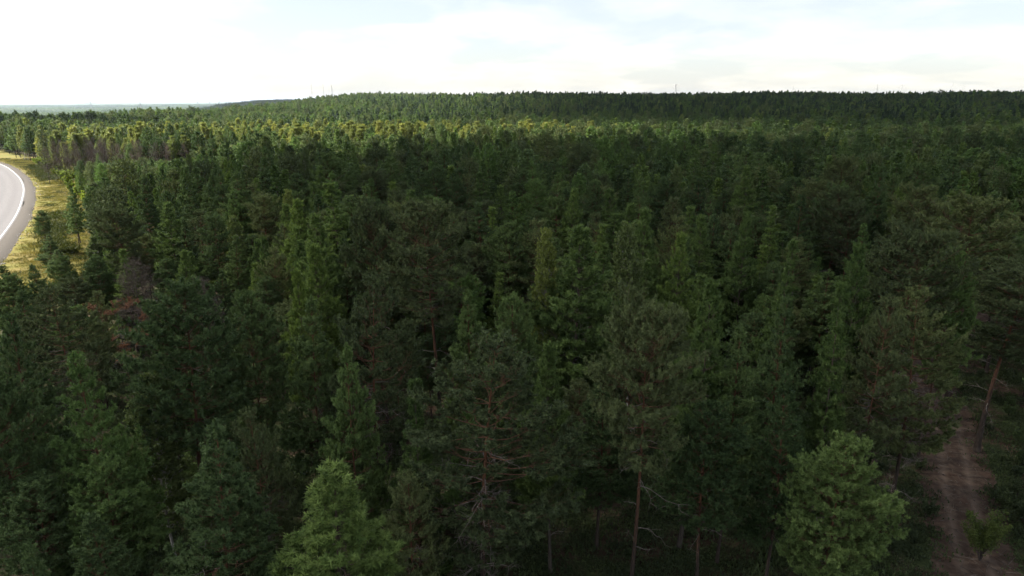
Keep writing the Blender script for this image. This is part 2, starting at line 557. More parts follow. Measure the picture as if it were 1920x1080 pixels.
gm = make_mesh("ground", [(V, quads, 0, {}), (np.zeros((0, 3)), np.zeros((0, 3), int), 0, {})][:1], [ground_mat()])
ground = add("ground", gm, kind="structure", label="dark forest floor of needle litter and moss reaching the horizon", cat="ground")
for p in gm.polygons:
    p.use_smooth = True

# ------------------------------------------------------------------ road, shoulder, verge, track
ROAD = [(-36, -60), (-50, -10), (-66, 40), (-84, 88), (-103.5, 127), (-120.4, 157), (-138, 187), (-157.7, 218), (-183.5, 256), (-215, 297), (-259, 347), (-318, 400), (-400, 455), (-520, 515), (-700, 580)]


def resample(pts, step):
    p = np.array(pts, float)
    # Catmull-Rom through the points
    q = np.vstack([2 * p[0] - p[1], p, 2 * p[-1] - p[-2]])
    outp = []
    for i in range(1, len(q) - 2):
        for s in np.linspace(0, 1, 24, endpoint=False):
            a, b, c, d = q[i - 1], q[i], q[i + 1], q[i + 2]
            outp.append(.5 * (2 * b + (c - a) * s + (2 * a - 5 * b + 4 * c - d) * s ** 2 + (3 * b - a - 3 * c + d) * s ** 3))
    outp.append(p[-1])
    outp = np.array(outp)
    d = np.concatenate([[0], np.cumsum(np.linalg.norm(np.diff(outp, axis=0), axis=1))])
    s = np.arange(0, d[-1], step)
    return np.stack([np.interp(s, d, outp[:, 0]), np.interp(s, d, outp[:, 1])], -1)


def normals(c):
    tg = np.gradient(c, axis=0)
    tg /= np.linalg.norm(tg, axis=1, keepdims=True)
    return np.stack([tg[:, 1], -tg[:, 0]], -1)          # to the right of travel


def strip(name, c, offs, zs, mat, kind="structure", jitter=0., **kw):
    """a sheet along the line c; offs: lateral offsets, zs: heights above the terrain"""
    nrm = normals(c)
    k = len(offs)
    off = np.broadcast_to(np.asarray(offs, float), (len(c), k)).copy()
    if jitter:
        j = np.convolve(RNG.normal(0, 1, len(c) + 8), np.ones(5) / 5, "same")[4:-4]
        off[:, -1] += j * jitter
        off[:, 0] -= np.roll(j, 5) * jitter
    xy = c[:, None] + nrm[:, None] * off[..., None]
    z = terrain(xy[..., 0], xy[..., 1]) + np.asarray(zs)
    vv = np.concatenate([xy, z[..., None]], -1).reshape(-1, 3)
    ii = np.arange(len(c) * k).reshape(len(c), k)
    ff = np.stack([ii[:-1, :-1], ii[:-1, 1:], ii[1:, 1:], ii[1:, :-1]], -1).reshape(-1, 4)
    latv = np.broadcast_to(np.asarray(offs, float), (len(c), k)).ravel()
    me = make_mesh(name, [(vv, ff, 0, {"lateral": latv})], [mat])
    return add(name, me, kind=kind, **kw)


def sheet_mat(name, stops, scale=2.0, rough=.9, spec=.2, big=None, bump=.0):
    m, t, o = new_mat(name)
    tcn = nn(t, "ShaderNodeTexCoord")
    n = nn(t, "ShaderNodeTexNoise")
    n.inputs["Scale"].default_value = scale
    n.inputs["Detail"].default_value = 8
    n.inputs["Roughness"].default_value = .65
    t.links.new(tcn.outputs["Object"], n.inputs["Vector"])
    c = ramp(t, n.outputs[0], stops)
    if big:
        n2 = nn(t, "ShaderNodeTexNoise")
        n2.inputs["Scale"].default_value = big[0]
        n2.inputs["Detail"].default_value = 5
        t.links.new(tcn.outputs["Object"], n2.inputs["Vector"])
        c = mix_col(t, ramp(t, n2.outputs[0], [(.4, (0, 0, 0)), (.62, (1, 1, 1))]), c, big[1])
    p = principled(t, o, rough, spec)
    t.links.new(c, p.inputs["Base Color"])
    if bump:
        b = nn(t, "ShaderNodeBump")
        b.inputs["Strength"].default_value = bump
        b.inputs["Distance"].default_value = .05
        t.links.new(n.outputs[0], b.inputs["Height"])
        t.links.new(b.outputs[0], p.inputs["Normal"])
    return m, t, c, p


def asphalt_mat():
    m, t, c, p = sheet_mat("worn_asphalt", [(.3, (.055, .052, .054)), (.6, (.069, .065, .067)), (.8, (.084, .079, .080))], 1.2, .8, .35)
    la = attr(t, "lateral").outputs["Fac"]
    # polished wheel tracks, paler than the rest
    w = math_node(t, "PINGPONG", math_node(t, "ADD", la, 20.0), 1.75)
    tr = ramp(t, math_node(t, "DIVIDE", w, 1.75), [(.2, (.95, .95, .96)), (.7, (1.1, 1.1, 1.1))])
    c2 = mix_col(t, 1.0, c, tr, "MULTIPLY")
    t.links.new(c2, p.inputs["Base Color"])
    return m


rc = resample(ROAD, 3.0)
strip("road", rc, [-10.6, -6, -2, .55], [.62, .64, .64, .60], asphalt_mat(), label="pale grey asphalt road curving away beside the forest", cat="road")
line_m = sheet_mat("road_paint", [(.25, (.24, .24, .235)), (.5, (.36, .36, .355))], 3.0, .6)[0]
strip("edge_line", rc, [-.15, .15], [.622, .622], line_m, label="solid white edge line painted along the road", cat="road marking")
gravel_m = sheet_mat("shoulder_gravel", [(.3, (.048, .043, .038)), (.55, (.070, .063, .056)), (.75, (.105, .095, .085))], 4.0, 1.0, .1, bump=.5)[0]
strip("gravel_shoulder", rc, [.5, 1.5, 2.7, 3.7], [.592, .58, .47, .03], gravel_m, jitter=.35, label="pale gravel shoulder along the road edge", cat="road shoulder")
verge_m = sheet_mat("verge_grass_ground", [(.3, (.086, .074, .025)), (.5, (.116, .092, .031)), (.7, (.142, .108, .039))], .6, 1.0, .1, big=(.09, (.092, .094, .022, 1)), bump=.4)[0]
strip("grass_verge", rc[rc[:, 1] > 97], [3.1, 8, 13, 19, 27], [.09, .05, .04, .04, .02], verge_m, jitter=1.5, label="yellowing grass verge between the road shoulder and the trees", cat="verge")
strip("far_verge", rc, [-30, -20, -12, -10.5], [.02, .04, .25, .60], verge_m, label="grass verge on the far side of the road", cat="verge")

TRACK = [(22, 12), (27, 26), (31.5, 38), (35.6, 46.5), (39.0, 53), (42.8, 60), (46.5, 68), (50.4, 77), (56, 85), (63.6, 93), (75, 103), (92, 114)]
tcn_ = resample(TRACK, .5)


def track_mat():
    m, t, c, p = sheet_mat("dirt_track_soil", [(.28, (.030, .020, .0145)), (.5, (.060, .041, .030)), (.72, (.105, .076, .056))], 1.6, 1.0, .1, bump=.7)
    la = attr(t, "lateral").outputs["Fac"]
    tcx = nn(t, "ShaderNodeTexCoord")
    n = nn(t, "ShaderNodeTexNoise")
    n.inputs["Scale"].default_value = .55
    n.inputs["Detail"].default_value = 7
    n.inputs["Roughness"].default_value = .7
    t.links.new(tcx.outputs["Object"], n.inputs["Vector"])
    rut = math_node(t, "ABSOLUTE", math_node(t, "SUBTRACT", math_node(t, "ABSOLUTE", math_node(t, "ADD", la, math_node(t, "MULTIPLY", math_node(t, "SUBTRACT", n.outputs[0], .5), .7))), .95))
    rutf = math_node(t, "SUBTRACT", 1.0, math_node(t, "DIVIDE", rut, .5), clamp=True)
    f = math_node(t, "MULTIPLY", rutf, ramp(t, n.outputs[0], [(.34, (0, 0, 0)), (.60, (1, 1, 1))]))
    c2 = mix_col(t, f, c, (.145, .110, .085, 1))
    red = ramp(t, n.outputs[0], [(.5, (0, 0, 0)), (.66, (1, 1, 1))])
    c2 = mix_col(t, math_node(t, "MULTIPLY", red, .55), c2, (.080, .046, .031, 1))
    t.links.new(c2, p.inputs["Base Color"])
    return m


strip("dirt_track", tcn_, [-3.4, -2.3, -1.4, -.95, -.5, 0, .5, .95, 1.4, 2.3, 3.4], [-.06, .05, .07, -.0 + .012, .06, .10, .06, .012, .07, .05, -.06], track_mat(), jitter=.6,
      label="two-rut dirt track of pale sand and reddish litter through the pines", cat="track")


def dist_to(line, x, y):
    d = np.full(np.shape(x), 1e9)
    for p in line:
        d = np.minimum(d, (x - p[0]) ** 2 + (y - p[1]) ** 2)
    return np.sqrt(d)


def road_gap(x, y):
    """signed distance to the right of the road's edge line"""
    nrm = normals(rc)
    best = np.full(np.shape(x), 1e9)
    val = np.zeros(np.shape(x))
    for p, q in zip(rc[::2], nrm[::2]):
        d2 = (x - p[0]) ** 2 + (y - p[1]) ** 2
        s = (x - p[0]) * q[0] + (y - p[1]) * q[1]
        val = np.where(d2 < best, np.where(s > 0, np.sqrt(d2), -np.sqrt(d2)), val)
        best = np.minimum(best, d2)
    return val


# ------------------------------------------------------------------ trees, one by one
CAT = {"pine": "pine tree", "cedar": "pine tree", "birch": "birch tree", "dead": "dead tree"}
NAME = {"pine": "pine_tree", "cedar": "cedar_pine_tree", "birch": "birch_tree"}
GROUP = {"pine": "pines standing in the near forest", "cedar": "cedar pines standing in the near forest", "birch": "birches standing among the pines"}


def plant(kind, x, y, h, rad, label, variant=None, lean=(0, 0), name=None, group=None):
    fam = kind.split("_")[0]
    pool = TREES[kind]
    tm, cm, H0, R0 = pool[variant % len(pool) if variant is not None else random.randrange(len(pool))]
    e = add(name or NAME[fam], None, loc=(x, y, float(terrain(x, y)) - .05), label=label, cat=CAT[fam], group=group or GROUP.get(fam))
    e.rotation_euler = (lean[0], lean[1], random.uniform(0, 6.283))
    e.scale = (rad / R0, rad / R0, h / H0)
    e.empty_display_size = .5
    add("trunk", tm, e)
    add("crown", cm, e)
    return e


HEROES = [
    (-7.7, 28.5, 15.5, 3.12, 'cedar_broad', 'bright yellow-green cedar pine with plump tufts in the lowest row of trees'),
    (-1.6, 34.4, 19.5, 3.86, 'pine_bare', 'spreading pine with bare grey limbs and a long exposed reddish trunk'),
    (18.2, 33.2, 14.5, 3.52, 'pine_fresh', 'light green round-topped pine standing alone beside the dirt track'),
    (-14.9, 29.4, 17, 3.05, 'pine_full', 'shaggy pine with a stepped pointed top beside the bright cedar pine'),
    (-19.8, 23.6, 14.5, 1.62, 'pine_full', 'pine top cut off by the bottom corner of the picture, on the road side'),
    (-21.9, 41.5, 20.5, 3.38, 'pine_round', 'broad dome-crowned pine standing in front of the grey leafless tree'),
    (-23.9, 35.2, 18.5, 2.58, 'pine_full', 'bushy pine with upright candle-like shoots below the broad dome-crowned pine'),
    (-23.4, 40.7, 15, 2.15, 'birch_tall', 'leafy birch squeezed between the bushy candle-shoot pine and the dome-crowned pine'),
    (-6.6, 57.9, 22.5, 3.55, 'pine_old', 'tall grey-green pine with a huge rounded crown above a bare dark trunk'),
    (-12.7, 63.1, 21.5, 2.75, 'pine_old', 'olive-brown crowned old pine touching the huge rounded grey-green pine'),
    (-9.5, 43.4, 20.5, 2.82, 'pine_bare', 'greyish pine full of dead twigs in front of the olive-brown old pine'),
    (-13.9, 43.9, 19, 2.52, 'pine_full', 'mid-height pine leaning on the twiggy greyish pine, paler on its road side'),
    (-18.4, 61.2, 19, 2.21, 'cedar_broad', 'deep green bulbous cedar pine rising behind the pale mid-height pine'),
    (-18.9, 57.9, 17.5, 1.45, 'cedar_broad', 'slim cedar pine hugging the deep green bulbous cedar pine'),
    (5.2, 57.0, 21.5, 3.4, 'cedar_broad', 'tallest dark cedar pine with heavy tufted tiers beside a silver birch'),
    (3.3, 59.1, 20.5, 1.65, 'birch_tall', 'silvery birch half hidden behind the tallest dark cedar pine'),
    (11.9, 63.0, 20.5, 2.13, 'birch_tall', 'pale grey-green birch in front of the yellow-topped cedar pine'),
    (15.5, 76.9, 20, 2.18, 'cedar_broad', 'cedar pine with a yellowish top just behind the pale grey-green birch'),
    (12.3, 43.2, 20.5, 2.19, 'cedar_broad', 'fresh green cedar pine with a smooth conical crown in the middle row'),
    (7.2, 35.7, 20.5, 2.65, 'pine_old', 'dark pine with a long bare reddish trunk below its hanging crown'),
    (2.7, 40.5, 17, 1.69, 'cedar_broad', 'small dark cedar pine tucked behind the spreading bare-limbed pine'),
    (-3.1, 51.5, 17.5, 2.31, 'pine_full', 'triangular pine below the huge rounded grey-green pine'),
    (23.3, 57.6, 20, 1.61, 'cedar_narrow', 'dark pencil-shaped cedar pine, first of the row leading to the track'),
    (22.6, 45.1, 19.5, 1.43, 'cedar_narrow', 'lit narrow cedar pine with layered drooping tiers near the track'),
    (27.1, 51.0, 21, 1.88, 'cedar_broad', 'tall olive cedar pine directly behind the layered narrow cedar pine'),
    (32.3, 54.3, 21, 3.14, 'pine_old', 'grey-green pine with feathery flat tiers where the track enters the forest'),
    (45.0, 64.7, 22, 4.21, 'pine_old', 'broad umbrella pine with an orange upper trunk beyond the track'),
    (30.3, 47.9, 18.5, 2.93, 'pine_bare', 'thin-crowned pine overhanging the narrow far end of the track'),
    (19.3, 45.6, 18.5, 2.24, 'pine_full', 'bluish dark pine in front of the pencil-shaped cedar pine'),
    (25.7, 73.1, 20, 1.91, 'cedar_broad', 'yellow-green pointed cedar pine in the third row behind the bluish dark pine'),
    (16.0, 64.2, 19.5, 2.05, 'cedar_broad', 'rounded cedar pine with knobbly tufts beside the pale grey-green birch'),
    (-9.6, 37.6, 18, 2.04, 'pine_full', 'dense dark pine with lit upper tufts in front of the twiggy greyish pine'),
    (-5.9, 35.4, 16.5, 1.43, 'cedar_narrow', 'slender spire-topped cedar pine beside the spreading bare-limbed pine'),
    (-18.7, 45.9, 18.5, 2.35, 'pine_round', 'dull dark pine filling the gap between the dome-crowned and the pale mid-height pines'),
    (-33.5, 43.7, 18, 2.52, 'pine_full', 'wide dark pine at the picture edge on the road side'),
    (-28.4, 34.7, 17.5, 2.2, 'pine_round', 'half-cut pine at the picture edge under the wide dark pine'),
    (-40.7, 57.7, 16, 2.82, 'pine_bare', 'ragged thin pine near the grass verge behind the wide dark pine'),
    (14.6, 41.5, 18, 2.06, 'pine_full', 'shadowy pine beside the fresh green conical cedar pine'),
    (16.8, 38.3, 16, 2.1, 'pine_full', 'deep-shade pine in front of the bluish dark pine'),
    (6.2, 43.1, 14, 2.37, 'pine_full', 'low black-green pine between the two reddish long-trunked pines'),
    (12.0, 37.0, 14.5, 2.38, 'pine_round', 'sunken dark pine below the fresh green conical cedar pine'),
    (-14.8, 35.3, 15, 1.66, 'pine_bare', 'wispy pine behind the shaggy stepped-top pine'),
    (0.0, 47.6, 18, 2.14, 'pine_round', 'dusky round pine between the triangular pine and the tallest cedar pine'),
    (26.3, 45.9, 18.5, 2.06, 'pine_bare', 'sparse pine with a thin orange stem near the layered narrow cedar pine'),
    (-22.3, 33.4, 13, 2.2, 'pine_round', 'low dark pine in the gloom below the bushy candle-shoot pine'),
    (-5.7, 32.3, 13, 1.71, 'pine_bare', 'gloomy twiggy pine behind the bright yellow-green cedar pine'),
    (36.5, 54.8, 20, 2.42, 'pine_round', 'dense pine behind the feathery flat-tiered pine'),
    (43.7, 57.5, 17.2, 4.2, 'pine_old', 'leaning pine with pale dead branches on its red trunk beside the track'),
]
hero_xy = []
for i, (x, y, h, rad, kind, label) in enumerate(HEROES):
    lean = (random.gauss(0, .015), random.gauss(0, .02))
    plant(kind, x, y, h, rad * (1.1 if kind.startswith("cedar") else .7 if kind == "pine_fresh" else .98), label, variant=i % len(TREES[kind]), lean=lean)
    hero_xy.append((x, y, rad, label))

# ---- the rest of the forest: a jittered stand, nearest trees one by one, the others as one mass


def wedge(n0, r0, r1, step, half=R(43)):
    g = np.arange(-r1, r1, step)
    X, Y = np.meshgrid(g, np.arange(max(0, r0 * .5), r1, step))
    X = X.ravel() + RNG.uniform(-.42, .42, X.size) * step
    Y = Y.ravel() + RNG.uniform(-.42, .42, Y.size) * step
    rr_ = np.hypot(X, Y)
    ok = (rr_ >= r0) & (rr_ < r1) & (np.abs(np.arctan2(X, Y)) < half)
    return X[ok], Y[ok]


X1, Y1 = wedge(0, 26, 360, 4.8, R(45))
gap_ = road_gap(X1, Y1)
td = dist_to(tcn_[::2], X1, Y1)
edge = 20.5 + 3 * np.sin(Y1 / 13.) + 2 * np.sin(X1 / 7.)
keep = ((gap_ > edge) | (gap_ < -34)) & (td > 4.0)
for hx, hy, hr, _ in hero_xy:
    keep &= np.hypot(X1 - hx, Y1 - hy) > 2.3 + .35 * hr
keep &= (Y1 > 39) | (X1 < -12)
keep &= ~((Y1 < 64) & (RNG.random(len(X1)) < .42))
# a clear view on to the track: nothing tall between the clearing and its near side
az1 = X1 / Y1
keep &= ~((Y1 < 58) & (az1 > .60) & (az1 < .95) & (td < 9))
for dx_, dy_ in ((-46.8, 80.7), (-34.0, 72.9), (-41.8, 69.3)):
    keep &= np.hypot(X1 - dx_, Y1 - dy_) > 3.6
    keep &= ~((np.abs(X1 / Y1 - dx_ / dy_) < .035) & (Y1 < dy_) & (Y1 > dy_ - 22))
X1, Y1, gap_ = X1[keep], Y1[keep], gap_[keep]
r1_ = np.hypot(X1, Y1)
hts = RNG.normal(16.7, 2.9, len(X1))
hts += 1.3 * np.sin(X1 / 31. + 1) * np.cos(Y1 / 43.)
near = Y1 < 75
open_ = (X1 / Y1 < -.64) & (Y1 > 92) & (Y1 < 132)
hts = np.where(near, np.minimum(hts, RNG.uniform(7.5, 12.5, len(X1)) + np.clip((Y1 - 50) * .15, 0, 4)), hts)
young = np.exp(-((gap_ - edge[keep]) / 22.0) ** 2) * (gap_ > 0)          # lower, younger trees at the forest's edge
hts *= 1 - .34 * young
front = (Y1 > 195) & (Y1 < 266) & (X1 / Y1 > -.68) & (X1 / Y1 < -.42)
hts = np.where(front, np.minimum(hts, 32 - .088 * Y1 + RNG.normal(0, .6, len(X1))), hts)
hts = np.where(open_, np.minimum(hts, RNG.uniform(4.5, 7.5, len(X1))), hts)
hts = np.clip(hts, 4, 22)
cedarness = .15 + .12 * np.sin(X1 / 24. + 2) * np.sin(Y1 / 29.) + .15 * ((Y1 > 70) & (Y1 < 150))
u = RNG.random(len(X1))
kinds = np.where(u < cedarness, "cedar", np.where((u > .965) & (Y1 > 58), "birch", "pine"))
order = np.argsort(r1_)
N_IND = {"pine": 300 - sum(k.startswith("pine") for *_, k, _ in HEROES), "cedar": 95, "birch": 16}
LANDMARKS = [(h[0], h[1], l) for h, l in zip(HEROES, [
    'bright yellow-green cedar pine',
    'spreading bare-limbed pine',
    'round-topped track pine',
    'shaggy stepped-top pine',
    'corner pine top',
    'dome-crowned pine',
    'candle-shoot pine',
    'squeezed leafy birch',
    'huge rounded grey-green pine',
    'olive-brown old pine',
    'twiggy greyish pine',
    'pale mid-height pine',
    'deep green bulbous cedar pine',
    'slim cedar pine',
    'tallest cedar pine',
    'silvery birch',
    'pale birch',
    'yellow-topped cedar pine',
    'conical cedar pine',
    'hanging-crown pine',
    'small dark cedar pine',
    'triangular pine',
    'pencil-shaped cedar pine',
    'layered cedar pine',
    'tall olive cedar pine',
    'feathery flat-tiered pine',
    'broad umbrella pine',
    'track-overhanging pine',
    'bluish dark pine',
    'pointed cedar pine',
    'knobbly rounded cedar',
    'lit-tufted dark pine',
    'spire-topped cedar pine',
    'dull dark pine',
    'wide edge pine',
    'half-cut edge pine',
    'ragged thin pine',
    'shadowy pine',
    'deep-shade pine',
    'low black-green pine',
    'sunken dark pine',
    'wispy pine',
    'dusky round pine',
    'sparse orange-stemmed pine',
    'low dark gloom pine',
    'gloomy twiggy pine',
    'dense track pine',
    'leaning dead-branched pine',
])]
ONES = "first second third fourth fifth sixth seventh eighth ninth tenth eleventh twelfth thirteenth fourteenth fifteenth sixteenth seventeenth eighteenth nineteenth".split()
ORD = ONES + [t_ if not k_ else t2 + "-" + ONES[k_ - 1] for t_, t2 in (("twentieth", "twenty"), ("thirtieth", "thirty"), ("fortieth", "forty"), ("fiftieth", "fifty")) for k_ in range(10)]
used = {}
mass = []
n_ind = {"pine": 0, "cedar": 0, "birch": 0}
for i in order:
    k = str(kinds[i])
    x, y, h = float(X1[i]), float(Y1[i]), float(hts[i])
    inview = abs(x / max(y, 1)) < .80
    if n_ind[k] >= N_IND[k] or not inview:
        mass.append((x, y, h, k))
        continue
    n_ind[k] += 1
    if k == "pine":
        kind = random.choices(["pine_round", "pine_full", "pine_old", "pine_bare"], [.24, .48, .18, .10])[0]
        rad = random.uniform(2.2, 3.4) * (h / 18) ** .8
        look = {"pine_round": "round-crowned pine", "pine_full": "cone-crowned pine", "pine_old": "flat-topped pine", "pine_bare": "thin twiggy pine"}[kind]
    elif k == "cedar":
        kind = random.choices(["cedar_broad", "cedar_narrow"], [.72, .28])[0]
        rad = random.uniform(2.1, 3.0) * (h / 18) ** .8
        look = "plump cedar pine" if kind == "cedar_broad" else "narrow cedar pine"
    else:
        kind, rad, look = "birch_tall", random.uniform(1.5, 2.2), "leafy birch"
    if h < 12.5:
        look = "low " + look
    # named after the nearest landmark tree and how it stands to it as one looks into the forest
    best = min(LANDMARKS, key=lambda q: math.hypot(q[0] - x, q[1] - y) + (0 if q[1] < y + 2 else 6))
    dx, dy = x - best[0] * y / best[1], y - best[1]
    rel = "beyond" if dy > abs(dx) else ("before" if -dy > abs(dx) else ("on the track side of" if dx > 0 else "on the road side of"))
    key = (look, rel, best[2])
    c = used[key] = used.get(key, 0) + 1
    lab = f"{ORD[min(c, 59) - 1]} {look} {rel} the {best[2]}"
    if len(lab.replace('-', ' ').split()) > 16:
        print('LONG', lab)
    e = plant(kind, x, y, h, rad, lab, lean=(random.gauss(0, .02), random.gauss(0, .02)))

# ---- the dead trees
DEADK = dict(H=14., base=.3, rad=2.6, profile="dome", gap=.5, per=4.2, elev=(5, 55), lets=14, shoots=7, tuft=.26, blades=5, width=.05, trunk=.16, dead=14, twiggy=1., start=.2)
TREES["dead_grey"] = [split_tree("dead_grey", (M["bark_dead"], M["twigs"]), seed=s, **DEADK) for s in (5, 9)]
TREES["dead_brown"] = [split_tree("dead_brown", (M["bark_dead"], M["brown"]), seed=21, H=11., base=.45, rad=2.6, profile="flat", gap=.8, per=3, elev=(-5, 25), lets=12, shoots=5, tuft=.2, blades=12, width=.16, trunk=.13, dead=12, sparse=.25, start=.45)]
plant("dead_grey", -46.8, 80.7, 13, 3.0, "grey leafless dead tree with a fan of fine twigs behind the dome-crowned pine", 0, name="dead_tree", group="dead trees in the forest")
plant("dead_grey", -34.0, 72.9, 13, 2.6, "brownish leafless dead tree between the dome-crowned pine and the deep green cedar pine", 1, name="dead_tree", group="dead trees in the forest")
plant("dead_brown", -41.8, 69.3, 11, 2.8, "dead pine with rust-brown needles in front of the grey leafless tree", 0, name="dead_tree", group="dead trees in the forest")
for j in range(4):
    for i in range(9):
        x, y = -182 + 6.2 * i + 2.5 * (j % 2) + random.uniform(-1.5, 1.5), 268 + 8 * j - .12 * i * 3 + random.uniform(-2, 2)
        plant("dead_grey", x, y, random.uniform(14, 17.5), random.uniform(1.5, 2.2),
              f"mauve-grey bare tree, {ORD[i]} from the road in the dead stand's {('front', 'second', 'third', 'rearmost')[j]} row", name="dead_tree", group="bare trees of the dead stand")

plant("pine_full", -21.6, 30.6, 11.6, 2.4, "low dark pine by the bottom corner, under the bushy candle-shoot pine", 0)
plant("pine_round", -26.0, 33.2, 12.0, 2.4, "stunted dark pine by the picture edge, next to the low corner pine", 1)
# ---- young pines on the verge
plant("pine_full", -51.5, 68, 12.8, 2.5, "young pine standing where the grass verge meets the picture edge")
plant("pine_round", -58.5, 76, 12.3, 2.5, "round young pine behind the one at the verge's picture edge")
plant("pine_full", -65, 84.5, 11.6, 2.3, "slighter young pine, last of three stepping along the verge")
plant("pine_round", -100.0, 143, 9.3, 1.7, "small lone pine with a ragged top standing on the grass verge", 0, lean=(0, .06))
plant("pine_full", -85, 122.3, 8.2, 2.0, "young dense pine in front of the small lone pine on the verge", 1)
plant("pine_full", -80.5, 117, 6.5, 1.8, "shorter young pine nestled against the dense one on the verge", 2)

# ---- the mass of trees behind
proto = bpy.data.collections.new("forest_kinds")
LODS = []


def register(me, H0, R0):
    i = len(LODS)
    o = bpy.data.objects.new("forest_kind_%03d" % i, me)
    proto.objects.link(o)
    LODS.append((H0, R0))
    return i


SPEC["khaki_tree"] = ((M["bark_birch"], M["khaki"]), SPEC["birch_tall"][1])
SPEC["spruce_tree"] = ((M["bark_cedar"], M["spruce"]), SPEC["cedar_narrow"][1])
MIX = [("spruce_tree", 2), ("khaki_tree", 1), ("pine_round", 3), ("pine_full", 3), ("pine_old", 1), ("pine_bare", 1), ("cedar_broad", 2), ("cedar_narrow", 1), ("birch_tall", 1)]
midk, fark = {}, {}
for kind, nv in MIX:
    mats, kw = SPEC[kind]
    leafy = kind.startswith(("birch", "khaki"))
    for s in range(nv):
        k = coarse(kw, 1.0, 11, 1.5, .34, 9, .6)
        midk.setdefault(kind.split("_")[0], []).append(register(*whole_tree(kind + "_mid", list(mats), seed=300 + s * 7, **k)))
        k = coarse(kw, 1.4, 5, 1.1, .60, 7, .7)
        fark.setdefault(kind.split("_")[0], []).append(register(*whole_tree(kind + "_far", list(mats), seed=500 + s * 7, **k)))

pts, idx, rot, scl = [], [], [], []


def put(x, y, h, fam, table, fat=1.0):
    i = random.choice(table[fam])
    H0, R0 = LODS[i]
    rad = {"pine": random.uniform(2.0, 3.0), "cedar": random.uniform(1.9, 2.8), "birch": random.uniform(1.7, 2.4), "khaki": random.uniform(1.8, 2.6), "spruce": random.uniform(1.8, 2.5)}[fam] * (h / 18) ** .8 * fat
    pts.append((x, y, float(terrain(x, y)) - .1))
    idx.append(i)
    rot.append((random.gauss(0, .02), random.gauss(0, .02), random.uniform(0, 6.283)))
    scl.append((rad / R0, rad / R0, h / H0))


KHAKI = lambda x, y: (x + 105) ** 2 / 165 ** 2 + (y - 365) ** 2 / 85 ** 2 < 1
DEADBOX = lambda x, y: -190 < x < -114 and 262 < y < 300
for x, y, h, k in mass:
    if DEADBOX(x, y) and random.random() < .5:
        continue
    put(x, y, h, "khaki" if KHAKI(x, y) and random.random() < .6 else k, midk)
for r0, r1, st in ((360, 900, 6.2), (900, 2100, 7.4)):
    X2, Y2 = wedge(0, r0, r1, st)
    g2 = road_gap(X2, Y2)
    z2 = terrain(X2, Y2)
    ok = (g2 > 16) | (g2 < -34)
    ok &= ~((z2 > 12) & (Y2 > 1440))                      # far side of the ridge
    birchy = lumps(X2, Y2, 60.)
    for x, y, b in zip(X2[ok], Y2[ok], birchy[ok]):
        q = random.random()
        fam = "spruce" if (random.random() < .5 and x > -190 + 60 * math.sin(y / 90.) and y > 520 + 50 * math.sin(x / 70.)) else "khaki" if (q < .6 and KHAKI(x, y)) else "birch" if q < .05 + .16 * (b > .8) else ("cedar" if q < .34 else "pine")  # the shade-darkened kind goes only on the cloud-shaded ridge
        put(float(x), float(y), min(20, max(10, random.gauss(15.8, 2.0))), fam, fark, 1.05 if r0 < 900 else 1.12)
print("mass trees", len(pts))


def forest_object(name, pts, idx, rot, scl, coll, **kw):
    me = bpy.data.meshes.new(name)
    me.vertices.add(len(pts))
    me.vertices.foreach_set("co", np.array(pts, dtype=np.float32).ravel())
    a = me.attributes.new("which", "INT", "POINT")
    a.data.foreach_set("value", np.array(idx, dtype=np.int32))
    a = me.attributes.new("turn", "FLOAT_VECTOR", "POINT")
    a.data.foreach_set("vector", np.array(rot, dtype=np.float32).ravel())
    a = me.attributes.new("size", "FLOAT_VECTOR", "POINT")
    a.data.foreach_set("vector", np.array(scl, dtype=np.float32).ravel())
    o = add(name, me, **kw)
    ng = bpy.data.node_groups.new(name + "_nodes", "GeometryNodeTree")
    ng.interface.new_socket("Geometry", in_out="INPUT", socket_type="NodeSocketGeometry")
    ng.interface.new_socket("Geometry", in_out="OUTPUT", socket_type="NodeSocketGeometry")
    gi, go = ng.nodes.new("NodeGroupInput"), ng.nodes.new("NodeGroupOutput")
    ci = ng.nodes.new("GeometryNodeCollectionInfo")
    ci.inputs["Collection"].default_value = coll
    ci.inputs["Separate Children"].default_value = True
    ci.inputs["Reset Children"].default_value = True
    iop = ng.nodes.new("GeometryNodeInstanceOnPoints")
    iop.inputs["Pick Instance"].default_value = True

    def named(nm, dt):
        n = ng.nodes.new("GeometryNodeInputNamedAttribute")
        n.data_type = dt
        n.inputs["Name"].default_value = nm
        return n.outputs["Attribute"]
    ng.links.new(gi.outputs[0], iop.inputs["Points"])
    ng.links.new(ci.outputs[0], iop.inputs["Instance"])
    ng.links.new(named("which", "INT"), iop.inputs["Instance Index"])
    e2r = ng.nodes.new("FunctionNodeEulerToRotation")
    ng.links.new(named("turn", "FLOAT_VECTOR"), e2r.inputs[0])
    ng.links.new(e2r.outputs[0], iop.inputs["Rotation"])
    ng.links.new(named("size", "FLOAT_VECTOR"), iop.inputs["Scale"])
    ng.links.new(iop.outputs[0], go.inputs[0])
    md = o.modifiers.new("instances", "NODES")
    md.node_group = ng
    return o


